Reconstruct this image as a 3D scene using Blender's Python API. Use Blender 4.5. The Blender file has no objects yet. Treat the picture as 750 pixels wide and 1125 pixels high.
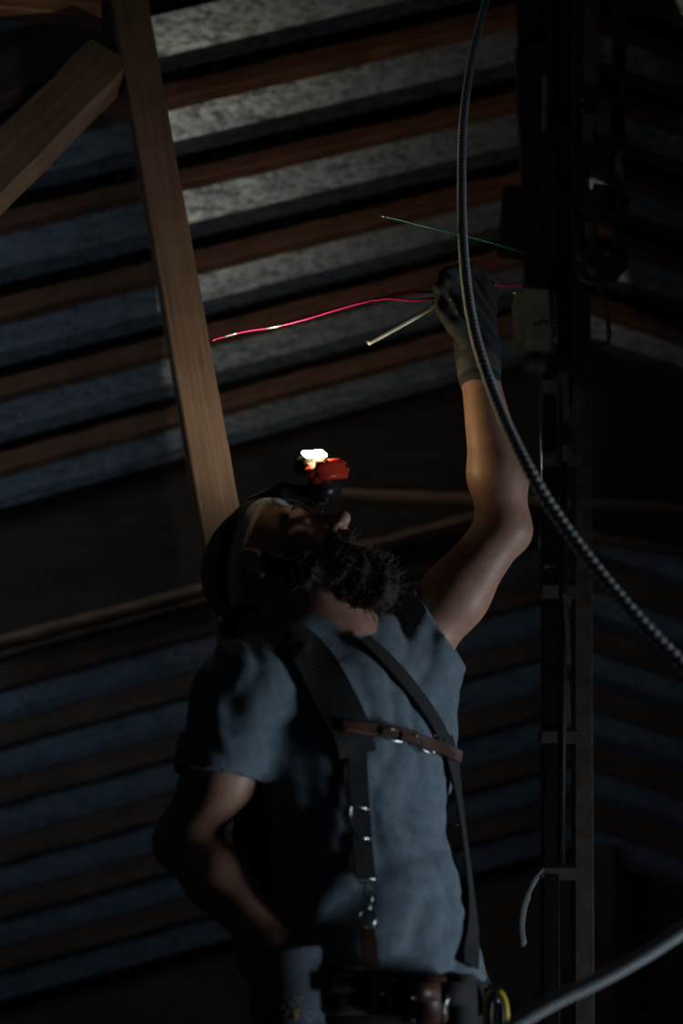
import bpy, bmesh, math, random
import numpy as np
from mathutils import Vector, Matrix
from mathutils.bvhtree import BVHTree
random.seed(4); rng = np.random.RandomState(7)
scn = bpy.context.scene
COL = scn.collection
# ------------------------------------------------------------------ camera
PITCH = math.radians(20); FPX = 1562.5; CAMZ = 1.0
SP, CP = math.sin(PITCH), math.cos(PITCH)
cd = bpy.data.cameras.new('camera'); cam = bpy.data.objects.new('camera', cd); COL.objects.link(cam)
cam.location = (0, 0, CAMZ); cam.rotation_euler = (math.pi/2 + PITCH, 0, 0)
cd.sensor_fit = 'VERTICAL'; cd.sensor_height = 36; cd.sensor_width = 24; cd.lens = 50
cd.dof.use_dof = True; cd.dof.focus_distance = 2.45; cd.dof.aperture_fstop = 2.1
scn.camera = cam
def at(px, py, Y):
    u = (px-375)/FPX; v = (562.5-py)/FPX
    t = Y/(CP - v*SP)
    return Vector((u*t, Y, CAMZ + t*(SP + v*CP)))
def ray(px, py):
    u = (px-375)/FPX; v = (562.5-py)/FPX
    return Vector((u, CP - v*SP, SP + v*CP)).normalized()
# ------------------------------------------------------------------ world, lights, exposure
w = bpy.data.worlds.new('world'); scn.world = w; w.use_nodes = True
bg = w.node_tree.nodes['Background']; bg.inputs[0].default_value = (0.55, 0.72, 1.0, 1); bg.inputs[1].default_value = 0.0050
def area(name, loc, target, size, power, color, sy=None, spread=180):
    l = bpy.data.lights.new(name, 'AREA'); l.energy = power; l.color = color; l.size = size
    if sy: l.shape = 'RECTANGLE'; l.size_y = sy
    o = bpy.data.objects.new(name, l); COL.objects.link(o); o.location = loc
    l.spread = math.radians(spread)
    o.rotation_euler = (Vector(target)-Vector(loc)).to_track_quat('-Z', 'Y').to_euler(); return o
# added cool side light from low right onto the torso, source unseen
area('side_fill_light', (2.2, 1.80, 0.70), (0.10, 2.1, 1.22), 0.5, 3.2, (0.72, 0.87, 1.0), 0.7, 66)
# added cool fill from the left for the lower sheeting, no source modelled
area('left_wall_fill', (-3.4, 2.6, 1.2), (-0.5, 5.0, 2.0), 1.2, 1.35, (0.66, 0.82, 1.0), 0.8, 90)
area('left_roof_fill', (-2.6, 1.2, 1.6), (-0.9, 3.6, 2.6), 0.8, 1.1, (0.60, 0.80, 1.0), 0.8, 60)  # added cool fill that lifts the dim upper-left roof sheets
scn.view_settings.view_transform = 'Standard'; scn.view_settings.look = 'None'
scn.view_settings.gamma = 1; scn.view_settings.use_curve_mapping = False
scn.view_settings.exposure = 0.0
# ------------------------------------------------------------------ materials
def nt(name):
    m = bpy.data.materials.new(name); m.use_nodes = True
    t = m.node_tree; return m, t, t.nodes['Principled BSDF']
def ramp(t, fac, stops):
    r = t.nodes.new('ShaderNodeValToRGB'); t.links.new(fac, r.inputs[0])
    e = r.color_ramp.elements
    while len(e) < len(stops): e.new(0.5)
    for k, (p, c) in enumerate(stops): e[k].position = p; e[k].color = (*c, 1)
    return r.outputs[0]
def noise(t, scale, detail=5, coord=None, rough=.6):
    n = t.nodes.new('ShaderNodeTexNoise'); n.inputs['Scale'].default_value = scale
    n.inputs['Detail'].default_value = detail; n.inputs['Roughness'].default_value = rough
    if coord is not None: t.links.new(coord, n.inputs['Vector'])
    return n.outputs[0]
def objco(t, scale=(1, 1, 1)):
    c = t.nodes.new('ShaderNodeTexCoord'); mp = t.nodes.new('ShaderNodeMapping')
    mp.inputs['Scale'].default_value = scale
    t.links.new(c.outputs['Object'], mp.inputs['Vector']); return mp.outputs[0]
def bump(t, b, h, s, d=.002):
    n = t.nodes.new('ShaderNodeBump'); n.inputs['Strength'].default_value = s; n.inputs['Distance'].default_value = d
    t.links.new(h, n.inputs['Height']); t.links.new(n.outputs[0], b.inputs['Normal'])
def plain(name, col, rough=.6, metal=0, var=.25, scale=40, bmp=.3, emit=None):
    m, t, b = nt(name)
    co = objco(t); n = noise(t, scale, 5, co)
    lo = tuple(c*(1-var) for c in col); hi = tuple(min(1, c*(1+var)) for c in col)
    t.links.new(ramp(t, n, [(.3, lo), (.7, hi)]), b.inputs['Base Color'])
    b.inputs['Roughness'].default_value = rough; b.inputs['Metallic'].default_value = metal
    if bmp: bump(t, b, n, bmp)
    return m
def wood(name, dark, light, sx=1.2, sy=26, rough=.75, bs=.6):
    m, t, b = nt(name)
    g = noise(t, 3.0, 9, objco(t, (sx, sy, sy)), .7)
    k = noise(t, 7.0, 3, objco(t, (1, 1, 1)))
    mx = t.nodes.new('ShaderNodeMath'); mx.operation = 'MULTIPLY_ADD'; t.links.new(k, mx.inputs[0]); mx.inputs[1].default_value = .5
    s = t.nodes.new('ShaderNodeMath'); s.operation = 'MULTIPLY'; t.links.new(g, s.inputs[0]); s.inputs[1].default_value = .8
    t.links.new(s.outputs[0], mx.inputs[2])
    t.links.new(ramp(t, mx.outputs[0], [(.42, dark), (.62, tuple((a+c)/2 for a, c in zip(dark, light))), (.82, light)]), b.inputs['Base Color'])
    b.inputs['Roughness'].default_value = rough; bump(t, b, g, bs, .003); return m
def galv(name, lo, hi, metal=.85):
    m, t, b = nt(name)
    v = t.nodes.new('ShaderNodeTexVoronoi'); v.inputs['Scale'].default_value = 60; t.links.new(objco(t, (.8, 1.4, 1.4)), v.inputs['Vector'])
    n = noise(t, 20, 9, objco(t, (.7, 2.5, 2.5)), .75)
    n2 = noise(t, 160, 3, objco(t, (.6, 1.5, 1.5)), .6)
    a = t.nodes.new('ShaderNodeMath'); a.operation = 'MULTIPLY_ADD'; t.links.new(v.outputs['Color'], a.inputs[0]); a.inputs[1].default_value = .22; t.links.new(n, a.inputs[2])
    a2 = t.nodes.new('ShaderNodeMath'); a2.operation = 'MULTIPLY_ADD'; t.links.new(n2, a2.inputs[0]); a2.inputs[1].default_value = .5; t.links.new(a.outputs[0], a2.inputs[2])
    t.links.new(ramp(t, a2.outputs[0], [(.70, lo), (1.0, hi)]), b.inputs['Base Color'])
    t.links.new(ramp(t, a2.outputs[0], [(.6, (.58,)*3), (1.0, (.40,)*3)]), b.inputs['Roughness'])
    b.inputs['Metallic'].default_value = metal; bump(t, b, a2.outputs[0], .5, .0015); return m
def glow(name, col, s):
    m, t, b = nt(name); b.inputs['Base Color'].default_value = (*col, 1)
    b.inputs['Emission Color'].default_value = (*col, 1); b.inputs['Emission Strength'].default_value = s; return m
M = {}
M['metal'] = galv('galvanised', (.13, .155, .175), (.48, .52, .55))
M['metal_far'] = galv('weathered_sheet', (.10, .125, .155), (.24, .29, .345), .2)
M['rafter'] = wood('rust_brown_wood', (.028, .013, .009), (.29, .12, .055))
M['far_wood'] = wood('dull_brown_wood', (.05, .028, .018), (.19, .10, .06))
M['post'] = wood('sawn_timber', (.062, .036, .022), (.165, .098, .060), 1.0, 30)
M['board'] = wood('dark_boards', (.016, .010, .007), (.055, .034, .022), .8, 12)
M['gap_shade'] = plain('black_gap_shade', (.012, .010, .009), .95, 0, .3, 20)  # near-black backing paints in the shade of the gaps between sheets and battens
M['plate'] = wood('pale_batten', (.12, .065, .035), (.36, .20, .11))
M['floor'] = plain('earth_floor', (.08, .06, .045), .9, 0, .3, 6)
M['black_steel'] = plain('black_steel', (.012, .011, .010), .55, .5, .4, 30)
M['brown_steel'] = plain('brown_steel', (.11, .075, .058), .7, .2, .4, 30)
M['grey_cast'] = plain('dusty_cast_iron', (.03, .026, .022), .6, .3, .45, 45)
M['dusty_steel'] = plain('dusty_steel', (.10, .085, .07), .6, 0, .3, 45)
M['bright_steel'] = plain('bright_steel', (.62, .60, .56), .25, 1, .1, 60, .1)
M['cable'] = plain('grey_conduit', (.72, .72, .69), .85, 0, .3, 120, .1)
M['groove'] = plain('shaded_groove', (.05, .05, .048), .9, 0, .3, 120, 0)  # dark colour stands in for the shade between conduit ribs
M['cable_pale'] = plain('pale_conduit', (.80, .84, .84), .6, 0, .2, 300, .1)
M['pink'] = plain('pink_wire', (.75, .03, .16), .35, 0, .1, 60, 0)
M['white_wire'] = plain('white_wire', (.90, .84, .68), .4, 0, .08, 60, 0)
M['green'] = plain('green_wire', (.02, .16, .07), .3, 0, .2, 60, 0)
M['silverpaint'] = plain('bare_foil', (.9, .75, .6), .3, .6, .2, 90, 0)
def skin():
    m, t, b = nt('skin'); n = noise(t, 30, 6, objco(t)); 
    t.links.new(ramp(t, n, [(.3, (.42, .20, .13)), (.7, (.60, .32, .22))]), b.inputs['Base Color'])
    b.inputs['Roughness'].default_value = .5; b.inputs['Subsurface Weight'].default_value = .08
    b.inputs['Subsurface Radius'].default_value = (.01, .004, .002); bump(t, b, noise(t, 220, 3, objco(t)), .25, .0012); return m
M['skin'] = skin()
def fabric(name, lo, hi, sc=500, rough=.9, mix=18, bs=.35):
    m, t, b = nt(name); n = noise(t, mix, 5, objco(t)); f = noise(t, sc, 2, objco(t))
    a = t.nodes.new('ShaderNodeMath'); a.operation = 'MULTIPLY_ADD'; t.links.new(f, a.inputs[0]); a.inputs[1].default_value = .9; t.links.new(n, a.inputs[2])
    t.links.new(ramp(t, a.outputs[0], [(.7, lo), (1.2, hi)]), b.inputs['Base Color'])
    b.inputs['Roughness'].default_value = rough
    s = b.inputs.get('Sheen Weight'); s.default_value = .15
    a2 = t.nodes.new('ShaderNodeMath'); a2.operation = 'MULTIPLY_ADD'; t.links.new(f, a2.inputs[0]); a2.inputs[1].default_value = .25; t.links.new(noise(t, 45, 4, objco(t)), a2.inputs[2])
    bump(t, b, a2.outputs[0], bs, .004); return m
M['shirt'] = fabric('grey_blue_jersey', (.09, .125, .15), (.155, .20, .24), 900, .9, 60, .5)
M['trousers'] = fabric('black_canvas', (.008, .009, .011), (.02, .022, .026))
M['cap'] = fabric('grey_cap_cloth', (.10, .09, .08), (.17, .155, .14))
M['capband'] = fabric('pale_cap_band', (.62, .58, .54), (.78, .74, .69))
M['strap'] = fabric('black_webbing', (.003, .003, .0035), (.008, .008, .009), 700, .8)
M['glove'] = fabric('black_glove', (.010, .010, .010), (.026, .026, .025), 700, .75)
M['cuff'] = fabric('grey_glove_cuff', (.05, .048, .044), (.10, .095, .088), 700, .85)
M['glove_grey'] = fabric('blue_grey_glove', (.035, .045, .06), (.065, .08, .10), 700, .85)
M['leather'] = plain('brown_leather', (.075, .028, .016), .45, 0, .35, 60)
M['leather_edge'] = plain('leather_edge', (.22, .10, .05), .55, 0, .3, 60)
M['beard'] = plain('brown_beard', (.035, .019, .011), .8, 0, .4, 120)
M['hair_tip'] = plain('light_beard_hair', (.12, .075, .045), .5, 0, .3, 120, 0)
M['red'] = plain('red_plastic', (.72, .05, .02), .35, 0, .12, 50, 0)
M['black_plastic'] = plain('black_plastic', (.012, .012, .012), .4, 0, .2, 50, 0)
M['led'] = glow('led', (1.0, .84, .50), 230)
M['yellow'] = plain('yellow_grip', (.80, .52, .02), .4, 0, .1, 50, 0)
M['print_pale'] = plain('pale_print', (.28, .28, .26), .7, 0, .2, 200, 0)
M['print_yellow'] = plain('yellow_print', (.42, .25, .04), .7, 0, .2, 200, 0)
M['eye'] = plain('eye_white', (.6, .57, .52), .2, 0, .05, 50, 0)
M['iris'] = plain('iris', (.05, .035, .02), .2, 0, .05, 50, 0)
M['boot'] = plain('brown_boot', (.06, .035, .02), .6, 0, .3, 40)
# ------------------------------------------------------------------ object helpers
def obj(name, verts, faces, mat, parent=None, smooth=False, **props):
    me = bpy.data.meshes.new(name); me.from_pydata([tuple(v) for v in verts], [], faces); me.update()
    mats = mat if isinstance(mat, (list, tuple)) else [mat]
    for m_ in mats: me.materials.append(m_)
    o = bpy.data.objects.new(name, me); COL.objects.link(o)
    if smooth: me.polygons.foreach_set('use_smooth', [True]*len(me.polygons))
    if parent: link(o, parent)
    for k, v in props.items(): o[k] = v
    return o
def mworld(o):
    return (mworld(o.parent) @ o.matrix_basis) if o.parent else o.matrix_basis.copy()
def link(o, parent):
    M_ = mworld(parent).inverted() @ o.matrix_basis
    o.parent = parent; o.matrix_parent_inverse = Matrix.Identity(4); o.matrix_basis = M_
def tag(o, label, cat, group=None):
    o['label'] = label; o['category'] = cat
    if group: o['group'] = group
    return o
def empty(name, loc):
    o = bpy.data.objects.new(name, None); o.location = loc; COL.objects.link(o); o.empty_display_size = .05; return o
def recenter(o, c):
    """move the origin of a top-level mesh without moving the mesh"""
    c = Vector(c); o.data.transform(Matrix.Translation(-c)); o.location = c; return o
class MB:
    def __init__(s): s.v = []; s.f = []
    def add(s, v, f):
        n = len(s.v); s.v += [Vector(p) for p in v]; s.f += [tuple(i+n for i in q) for q in f]; return s
    def box(s, c, sz, R=None, bev=.12):
        """chamfered box"""
        R = R or Matrix.Identity(3); h = [q/2 for q in sz]; b = min(h)*bev*2 if bev else 0
        bm = bmesh.new(); bmesh.ops.create_cube(bm, size=1)
        for v in bm.verts: v.co = Vector((v.co.x*sz[0], v.co.y*sz[1], v.co.z*sz[2]))
        if b: bmesh.ops.bevel(bm, geom=list(bm.edges), offset=min(b, min(h)*.8), segments=2, affect='EDGES')
        bm.verts.index_update()
        s.add([Vector(c)+R @ v.co for v in bm.verts], [[v.index for v in f.verts] for f in bm.faces]); bm.free(); return s
    def tube(s, pts, r, n=10, cap=True):
        pts = [Vector(p) for p in pts]; N = len(pts)
        rr = r if isinstance(r, (list, tuple, np.ndarray)) else [r]*N
        t0 = (pts[1]-pts[0]).normalized(); a = t0.orthogonal().normalized(); base = len(s.v); vs = []
        for i in range(N):
            t = (pts[min(i+1, N-1)]-pts[max(i-1, 0)]).normalized()
            a = (a - t*a.dot(t)).normalized(); b = t.cross(a)
            for k in range(n):
                q = 2*math.pi*k/n; vs.append(pts[i] + (a*math.cos(q)+b*math.sin(q))*rr[i])
        fs = [(i*n+k, i*n+(k+1) % n, (i+1)*n+(k+1) % n, (i+1)*n+k) for i in range(N-1) for k in range(n)]
        if cap: fs += [tuple(range(n-1, -1, -1)), tuple((N-1)*n+k for k in range(n))]
        return s.add(vs, fs)
    def lathe(s, c, axis, prof, n=24):
        """prof: list of (along, radius)"""
        ax = Vector(axis).normalized(); a = ax.orthogonal().normalized(); b = ax.cross(a); c = Vector(c); vs = []
        for (h, r) in prof:
            for k in range(n):
                q = 2*math.pi*k/n; vs.append(c+ax*h+(a*math.cos(q)+b*math.sin(q))*r)
        N = len(prof)
        fs = [(i*n+k, i*n+(k+1) % n, (i+1)*n+(k+1) % n, (i+1)*n+k) for i in range(N-1) for k in range(n)]
        fs += [tuple(range(n-1, -1, -1)), tuple((N-1)*n+k for k in range(n))]
        return s.add(vs, fs)
    def torus(s, c, axis, R, r, n=24, m=8, arc=(0, 2*math.pi)):
        ax = Vector(axis).normalized(); a = ax.orthogonal().normalized(); b = ax.cross(a); c = Vector(c)
        full = abs(arc[1]-arc[0]-2*math.pi) < 1e-6
        pts = [c+(a*math.cos(q)+b*math.sin(q))*R for q in np.linspace(arc[0], arc[1], n+1)]
        return s.tube(pts, r, m)
    def build(s, name, mat, parent=None, smooth=False, **p):
        return obj(name, s.v, s.f, mat, parent, smooth, **p)
def catmull(P, n=12):
    P = [Vector(p) for p in P]; P = [P[0]*2-P[1]]+P+[P[-1]*2-P[-2]]; out = []
    for i in range(1, len(P)-2):
        p0, p1, p2, p3 = P[i-1:i+3]
        for k in range(n):
            t = k/n; out.append(.5*((2*p1)+(p2-p0)*t+(2*p0-5*p1+4*p2-p3)*t*t+(3*p1-p0-3*p2+p3)*t**3))
    out.append(P[-2]); return out
def resample(pts, step):
    pts = [Vector(p) for p in pts]; L = [0]
    for a, b in zip(pts, pts[1:]): L.append(L[-1]+(b-a).length)
    n = max(2, int(L[-1]/step)); out = []; j = 0
    for k in range(n+1):
        d = L[-1]*k/n
        while j < len(L)-2 and L[j+1] < d: j += 1
        out.append(pts[j].lerp(pts[j+1], (d-L[j])/max(1e-9, L[j+1]-L[j])))
    return out
def beam(name, a, b, wid, dep, mat, label=None, cat=None, group=None, parent=None, up=(0, -1, 0), wob=.0015, bev=.004):
    """sawn timber from a to b: local X along it, local Z = seen width, local Y = depth; slight waviness"""
    a, b = Vector(a), Vector(b); x = (b-a).normalized(); y = -(Vector(up)-x*Vector(up).dot(x)).normalized(); z = x.cross(y)
    L = (b-a).length; n = max(2, int(L/.06)); vs = []; fs = []
    def sec(h, d): return [(-d+bev, -h), (d-bev, -h), (d, -h+bev), (d, h-bev), (d-bev, h), (-d+bev, h), (-d, h-bev), (-d, -h+bev)]
    for i in range(n+1):
        w1 = rng.randn()*wob; w2 = rng.randn()*wob
        for (yy, zz) in sec(wid/2, dep/2): vs.append((L*i/n, yy+w2*.6, zz+(w1 if zz > 0 else w2)))
    for i in range(n):
        for k in range(8): fs.append((i*8+k, i*8+(k+1) % 8, (i+1)*8+(k+1) % 8, (i+1)*8+k))
    fs += [tuple(range(7, -1, -1)), tuple(n*8+k for k in range(8))]
    o = obj(name, vs, fs, mat)
    R = Matrix((x, y, z)).transposed().to_4x4(); R.translation = a; o.matrix_basis = R
    if parent: link(o, parent)
    if label: tag(o, label, cat, group)
    return o
# ------------------------------------------------------------------ SDF modelling (numpy + surface nets)
def nv(p): return np.array(tuple(p), float)
class SDF:
    def __init__(s, lo, hi, h):
        s.lo = nv(lo); s.h = h; s.n = np.ceil((nv(hi)-s.lo)/h).astype(int)+1
        s.F = np.full(tuple(s.n), .5, np.float32)
    def sub(s, lo, hi):
        a = np.clip(np.floor((lo-s.lo)/s.h).astype(int), 0, s.n-1); b = np.clip(np.ceil((hi-s.lo)/s.h).astype(int)+1, 1, s.n)
        sl = tuple(slice(a[i], max(b[i], a[i]+1)) for i in range(3))
        ax = [s.lo[i]+s.h*np.arange(sl[i].start, sl[i].stop) for i in range(3)]
        return sl, ax[0][:, None, None], ax[1][None, :, None], ax[2][None, None, :]
    @staticmethod
    def smin(a, b, k):
        if k <= 0: return np.minimum(a, b)
        h = np.maximum(k-np.abs(a-b), 0)/k; return np.minimum(a, b)-h*h*k*.25
    def op(s, lo, hi, fn, k, mode='add'):
        pad = k+s.h*3+.01
        sl, X, Y, Z = s.sub(lo-pad, hi+pad); d = fn(X, Y, Z).astype(np.float32)
        if mode == 'add': s.F[sl] = s.smin(s.F[sl], d, k)
        else: s.F[sl] = -s.smin(-s.F[sl], d, k)
        return s
    def cone(s, a, b, ra, rb, k=.02, mode='add', sq=None):
        a, b = nv(a), nv(b); ba = b-a; L2 = max(1e-9, ba@ba); R = max(ra, rb)
        def fn(X, Y, Z):
            px, py, pz = X-a[0], Y-a[1], Z-a[2]
            t = np.clip((px*ba[0]+py*ba[1]+pz*ba[2])/L2, 0, 1)
            dx, dy, dz = px-t*ba[0], py-t*ba[1], pz-t*ba[2]
            return np.sqrt(dx*dx+dy*dy+dz*dz)-(ra+(rb-ra)*t)
        return s.op(np.minimum(a, b)-R, np.maximum(a, b)+R, fn, k, mode)
    def chain(s, pts, rs, k=.012, mode='add'):
        for i in range(len(pts)-1): s.cone(pts[i], pts[i+1], rs[i], rs[i+1], k, mode)
        return s
    def ell(s, c, r, R=None, k=.02, mode='add'):
        c, r = nv(c), nv(r); R = np.eye(3) if R is None else np.array(R)   # columns = local axes in world
        m = r.max()
        def fn(X, Y, Z):
            px, py, pz = X-c[0], Y-c[1], Z-c[2]
            q = [(R[0, i]*px+R[1, i]*py+R[2, i]*pz) for i in range(3)]
            k0 = np.sqrt(sum((q[i]/r[i])**2 for i in range(3))); k1 = np.sqrt(sum((q[i]/r[i]**2)**2 for i in range(3)))
            return k0*(k0-1)/np.maximum(k1, 1e-6)
        return s.op(c-m, c+m, fn, k, mode)
    def cut(s, p, n, k=.0):
        """keep the side where (x-p).n < 0"""
        p, n = nv(p), nv(n); n = n/np.linalg.norm(n)
        sl, X, Y, Z = s.sub(s.lo, s.lo+s.h*s.n)
        d = ((X-p[0])*n[0]+(Y-p[1])*n[1]+(Z-p[2])*n[2]).astype(np.float32)
        s.F = -s.smin(-s.F, -d, k); return s
    def disp(s, fn):
        sl, X, Y, Z = s.sub(s.lo, s.lo+s.h*s.n); s.F = s.F+fn(X, Y, Z).astype(np.float32); return s
    def mesh(s, smooth=1):
        F = s.F; S = F < 0; n = F.shape
        c = np.zeros((n[0]-1, n[1]-1, n[2]-1), np.int8)
        for i in (0, 1):
            for j in (0, 1):
                for k in (0, 1): c += S[i:n[0]-1+i, j:n[1]-1+j, k:n[2]-1+k]
        cells = np.argwhere((c > 0) & (c < 8)); idx = -np.ones(c.shape, np.int64); idx[tuple(cells.T)] = np.arange(len(cells))
        acc = np.zeros((len(cells), 3)); cnt = np.zeros(len(cells))
        cor = [(i, j, k) for i in (0, 1) for j in (0, 1) for k in (0, 1)]
        for a in cor:
            for ax in range(3):
                if a[ax] == 1: continue
                b = list(a); b[ax] = 1
                fa = F[tuple((cells+np.array(a)).T)]; fb = F[tuple((cells+np.array(b)).T)]
                m = (fa < 0) != (fb < 0); t = np.where(m, fa/np.where(m, fa-fb, 1), 0)
                p = np.tile(np.array(a, float), (len(cells), 1)); p[:, ax] += t
                acc[m] += p[m]; cnt[m] += 1
        V = s.lo+(cells+acc/cnt[:, None])*s.h
        Q = []
        for ax in range(3):
            o1, o2 = [(1, 2), (2, 0), (0, 1)][ax]
            sl0 = [slice(1, n[q]-1) for q in range(3)]; sl0[ax] = slice(0, n[ax]-1)
            sl1 = list(sl0); sl1[ax] = slice(1, n[ax])
            A, B = S[tuple(sl0)], S[tuple(sl1)]; e = np.argwhere(A != B)
            if not len(e): continue
            inside = A[tuple(e.T)]; off = np.array([sl0[q].start for q in range(3)]); e = e+off
            u = np.zeros(3, int); u[o1] = 1; v = np.zeros(3, int); v[o2] = 1
            q = np.stack([idx[tuple((e-u-v).T)], idx[tuple((e-v).T)], idx[tuple(e.T)], idx[tuple((e-u).T)]], 1)
            q[~inside] = q[~inside][:, ::-1]; Q.append(q)
        Q = np.concatenate(Q); Q = Q[(Q >= 0).all(1)]
        for _ in range(smooth):
            N = np.zeros_like(V); C = np.zeros(len(V))
            for a, b in ((0, 1), (1, 2), (2, 3), (3, 0)):
                np.add.at(N, Q[:, a], V[Q[:, b]]); np.add.at(N, Q[:, b], V[Q[:, a]])
                np.add.at(C, Q[:, a], 1); np.add.at(C, Q[:, b], 1)
            V = V*.5+.5*N/np.maximum(C, 1)[:, None]
        return V, Q
    def build(s, name, mat, parent=None, smooth=1, **p):
        V, Q = s.mesh(smooth)
        me = bpy.data.meshes.new(name); me.vertices.add(len(V)); me.vertices.foreach_set('co', V.ravel().astype(np.float32))
        me.loops.add(len(Q)*4); me.loops.foreach_set('vertex_index', Q.ravel().astype(np.int32))
        me.polygons.add(len(Q)); me.polygons.foreach_set('loop_start', np.arange(0, len(Q)*4, 4, dtype=np.int32))
        me.polygons.foreach_set('use_smooth', np.ones(len(Q), bool)); me.update(calc_edges=True); me.validate()
        me.materials.append(mat); o = bpy.data.objects.new(name, me); COL.objects.link(o)
        if parent: link(o, parent)
        for k, v in p.items(): o[k] = v
        return o
# ================================================================== SETTING
def struct(o): o['kind'] = 'structure'; return o
fl = MB(); fl.box((0, 3, -.05), (8, 12, .1), bev=0); struct(fl.build('floor', M['floor']))
APX = 620
def slope_l(y): return .235+max(0, min(1, (y-120)/300))*.05
# upper roof: apex pixel rows of each rafter's centre line and the distance there
def depth_up(y):
    v = (562.5-y)/FPX; return 5.8/(1+(SP+v*CP)/(CP-v*SP))
LEFT_UP = [-92, 5, 100, 189, 268, 342]
RIGHT_UP = [-70, 12, 94, 174, 247, 326]
def line_pt(side, y, px, Y, sl=None):
    if side == 'l': return at(px, y+(sl if sl is not None else slope_l(y))*(APX-px), Y)
    return at(px, y+.33*(px-APX), Y)
def sheet(name, side, rows, dfun, mat, x_end, wfrac=.30, slf=None, rec=.075, end=None):
    """metal strips between the battens: a flat face and a lower lip kicked forward, dark void below each lip"""
    vs = []; fs = []; N = 14
    rows2 = list(rows)+[end]
    for a, b in zip(rows2, rows2[1:]):
        g = b-a; base = len(vs)
        prof = [(a+g*.04, .004), (a+g*.52, .0), (a+g*.70, -rec*.6)]
        for (y, d) in prof:
            for k in range(N+1):
                px = APX+(x_end-APX)*k/N
                s_ = slf(y) if slf else None
                vs.append(line_pt(side, y, px, dfun(y)+d, s_))
        for i in range(2):
            for k in range(N):
                q = (base+i*(N+1)+k, base+i*(N+1)+k+1, base+(i+1)*(N+1)+k+1, base+(i+1)*(N+1)+k); fs.append(q if side == 'r' else q[::-1])
    # thickness: back skin 3 mm behind
    n = len(vs); vs += [v+Vector((0, .003, .001)) for v in vs]; fs += [tuple(i+n for i in q[::-1]) for q in fs]
    return struct(obj(name, vs, fs, mat))
sheet('ceiling', 'l', LEFT_UP, depth_up, M['metal'], -160, end=405)
sheet('ceiling_right', 'r', RIGHT_UP, depth_up, M['metal'], 900, end=392).name = 'ceiling.001'
for side, x_end, rows, nm in (('l', -190, (-110, 430), 'ceiling.002'), ('r', 930, (-110, 430), 'ceiling.003')):
    vs = [line_pt(side, y, px, depth_up(y)+.13) for y in np.linspace(rows[0], rows[1], 8) for px in (APX, x_end)]
    vs += [v+Vector((0, .01, .01)) for v in vs]
    fs = [(2*i, 2*i+1, 2*i+3, 2*i+2) for i in range(7)]+[(16+2*i+2, 16+2*i+3, 16+2*i+1, 16+2*i) for i in range(7)]
    struct(obj('ceiling', vs, fs, M['gap_shade']))
for side, x_end, nm in (('l', -190, 'w'), ('r', 950, 'w')):
    vs = [line_pt(side, y, px, 4.95+(y-560)/400*.5, .27 if side == 'l' else None) for y in np.linspace(540, 960, 8) for px in (APX, x_end)]
    vs += [v+Vector((0, .01, .01)) for v in vs]
    fs = [(2*i, 2*i+1, 2*i+3, 2*i+2) for i in range(7)]+[(16+2*i+2, 16+2*i+3, 16+2*i+1, 16+2*i) for i in range(7)]
    struct(obj('wall_left' if side == 'l' else 'wall_right', vs, fs, M['gap_shade']))
ordn = ['topmost', 'second', 'third', 'fourth', 'fifth', 'lowest']
wids = [.050, .053, .042, .056, .052, .054]
ln = ['rust-brown roof batten crossing above everything at the top edge, left of the hoist mast',
      'rust-brown roof batten above the sheet with the uppermost pale glare, left of the hoist',
      'rust-brown roof batten just below the brightest glare spot on the roof sheets',
      'warm orange-brown roof batten behind the loose green wire end',
      'dim brown roof batten just above the pink wire, left of the hoist mast',
      'lowest dim brown batten of the upper roof, beneath the white wire end']
rn = ['dark roof batten at the very top right, above the others right of the hoist mast',
      'dark brown roof batten in the top right corner, second down right of the mast',
      'dark brown roof batten in the top right, third down right of the mast',
      'reddish roof batten right of the mast level with the pulley wheel top',
      'dim roof batten right of the mast level with the lower pulley rim',
      'lowest brown batten of the upper roof to the right of the mast']
for i, y in enumerate(LEFT_UP):
    if i == 0: continue
    Y = depth_up(y)-.012
    a = line_pt('l', y, -160, Y); b = line_pt('l', y, APX, Y)
    beam('roof_batten', a, b, wids[i], .05, M['rafter'], ln[i], 'roof batten', 'battens under the upper roof')
for i, y in enumerate(RIGHT_UP):
    if i == 0: continue
    Y = depth_up(y)-.012
    a = line_pt('r', y, APX+3, Y); b = line_pt('r', y, 880, Y)
    beam('roof_batten', a, b, .045, .05, M['rafter'], rn[i], 'roof batten', 'battens under the upper roof')
# middle dark boarding between the roofs
def slab(name, poly, Y0, Y1, mat):
    A = [at(x, y, Y0) for x, y in poly]; B = [p+Vector((0, .03, 0)) for p in A]; n = len(A)
    fs = [tuple(range(n)), tuple(range(2*n-1, n-1, -1))]+[(i, i+n, (i+1) % n+n, (i+1) % n) for i in range(n)]
    return struct(obj(name, A+B, fs, mat))
slab('wall_back_upper', [(-160, 560), (APX, 372), (900, 455), (900, 625), (APX, 560), (-160, 735)], 4.02, 0, M['board']).name = 'wall_back'
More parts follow.
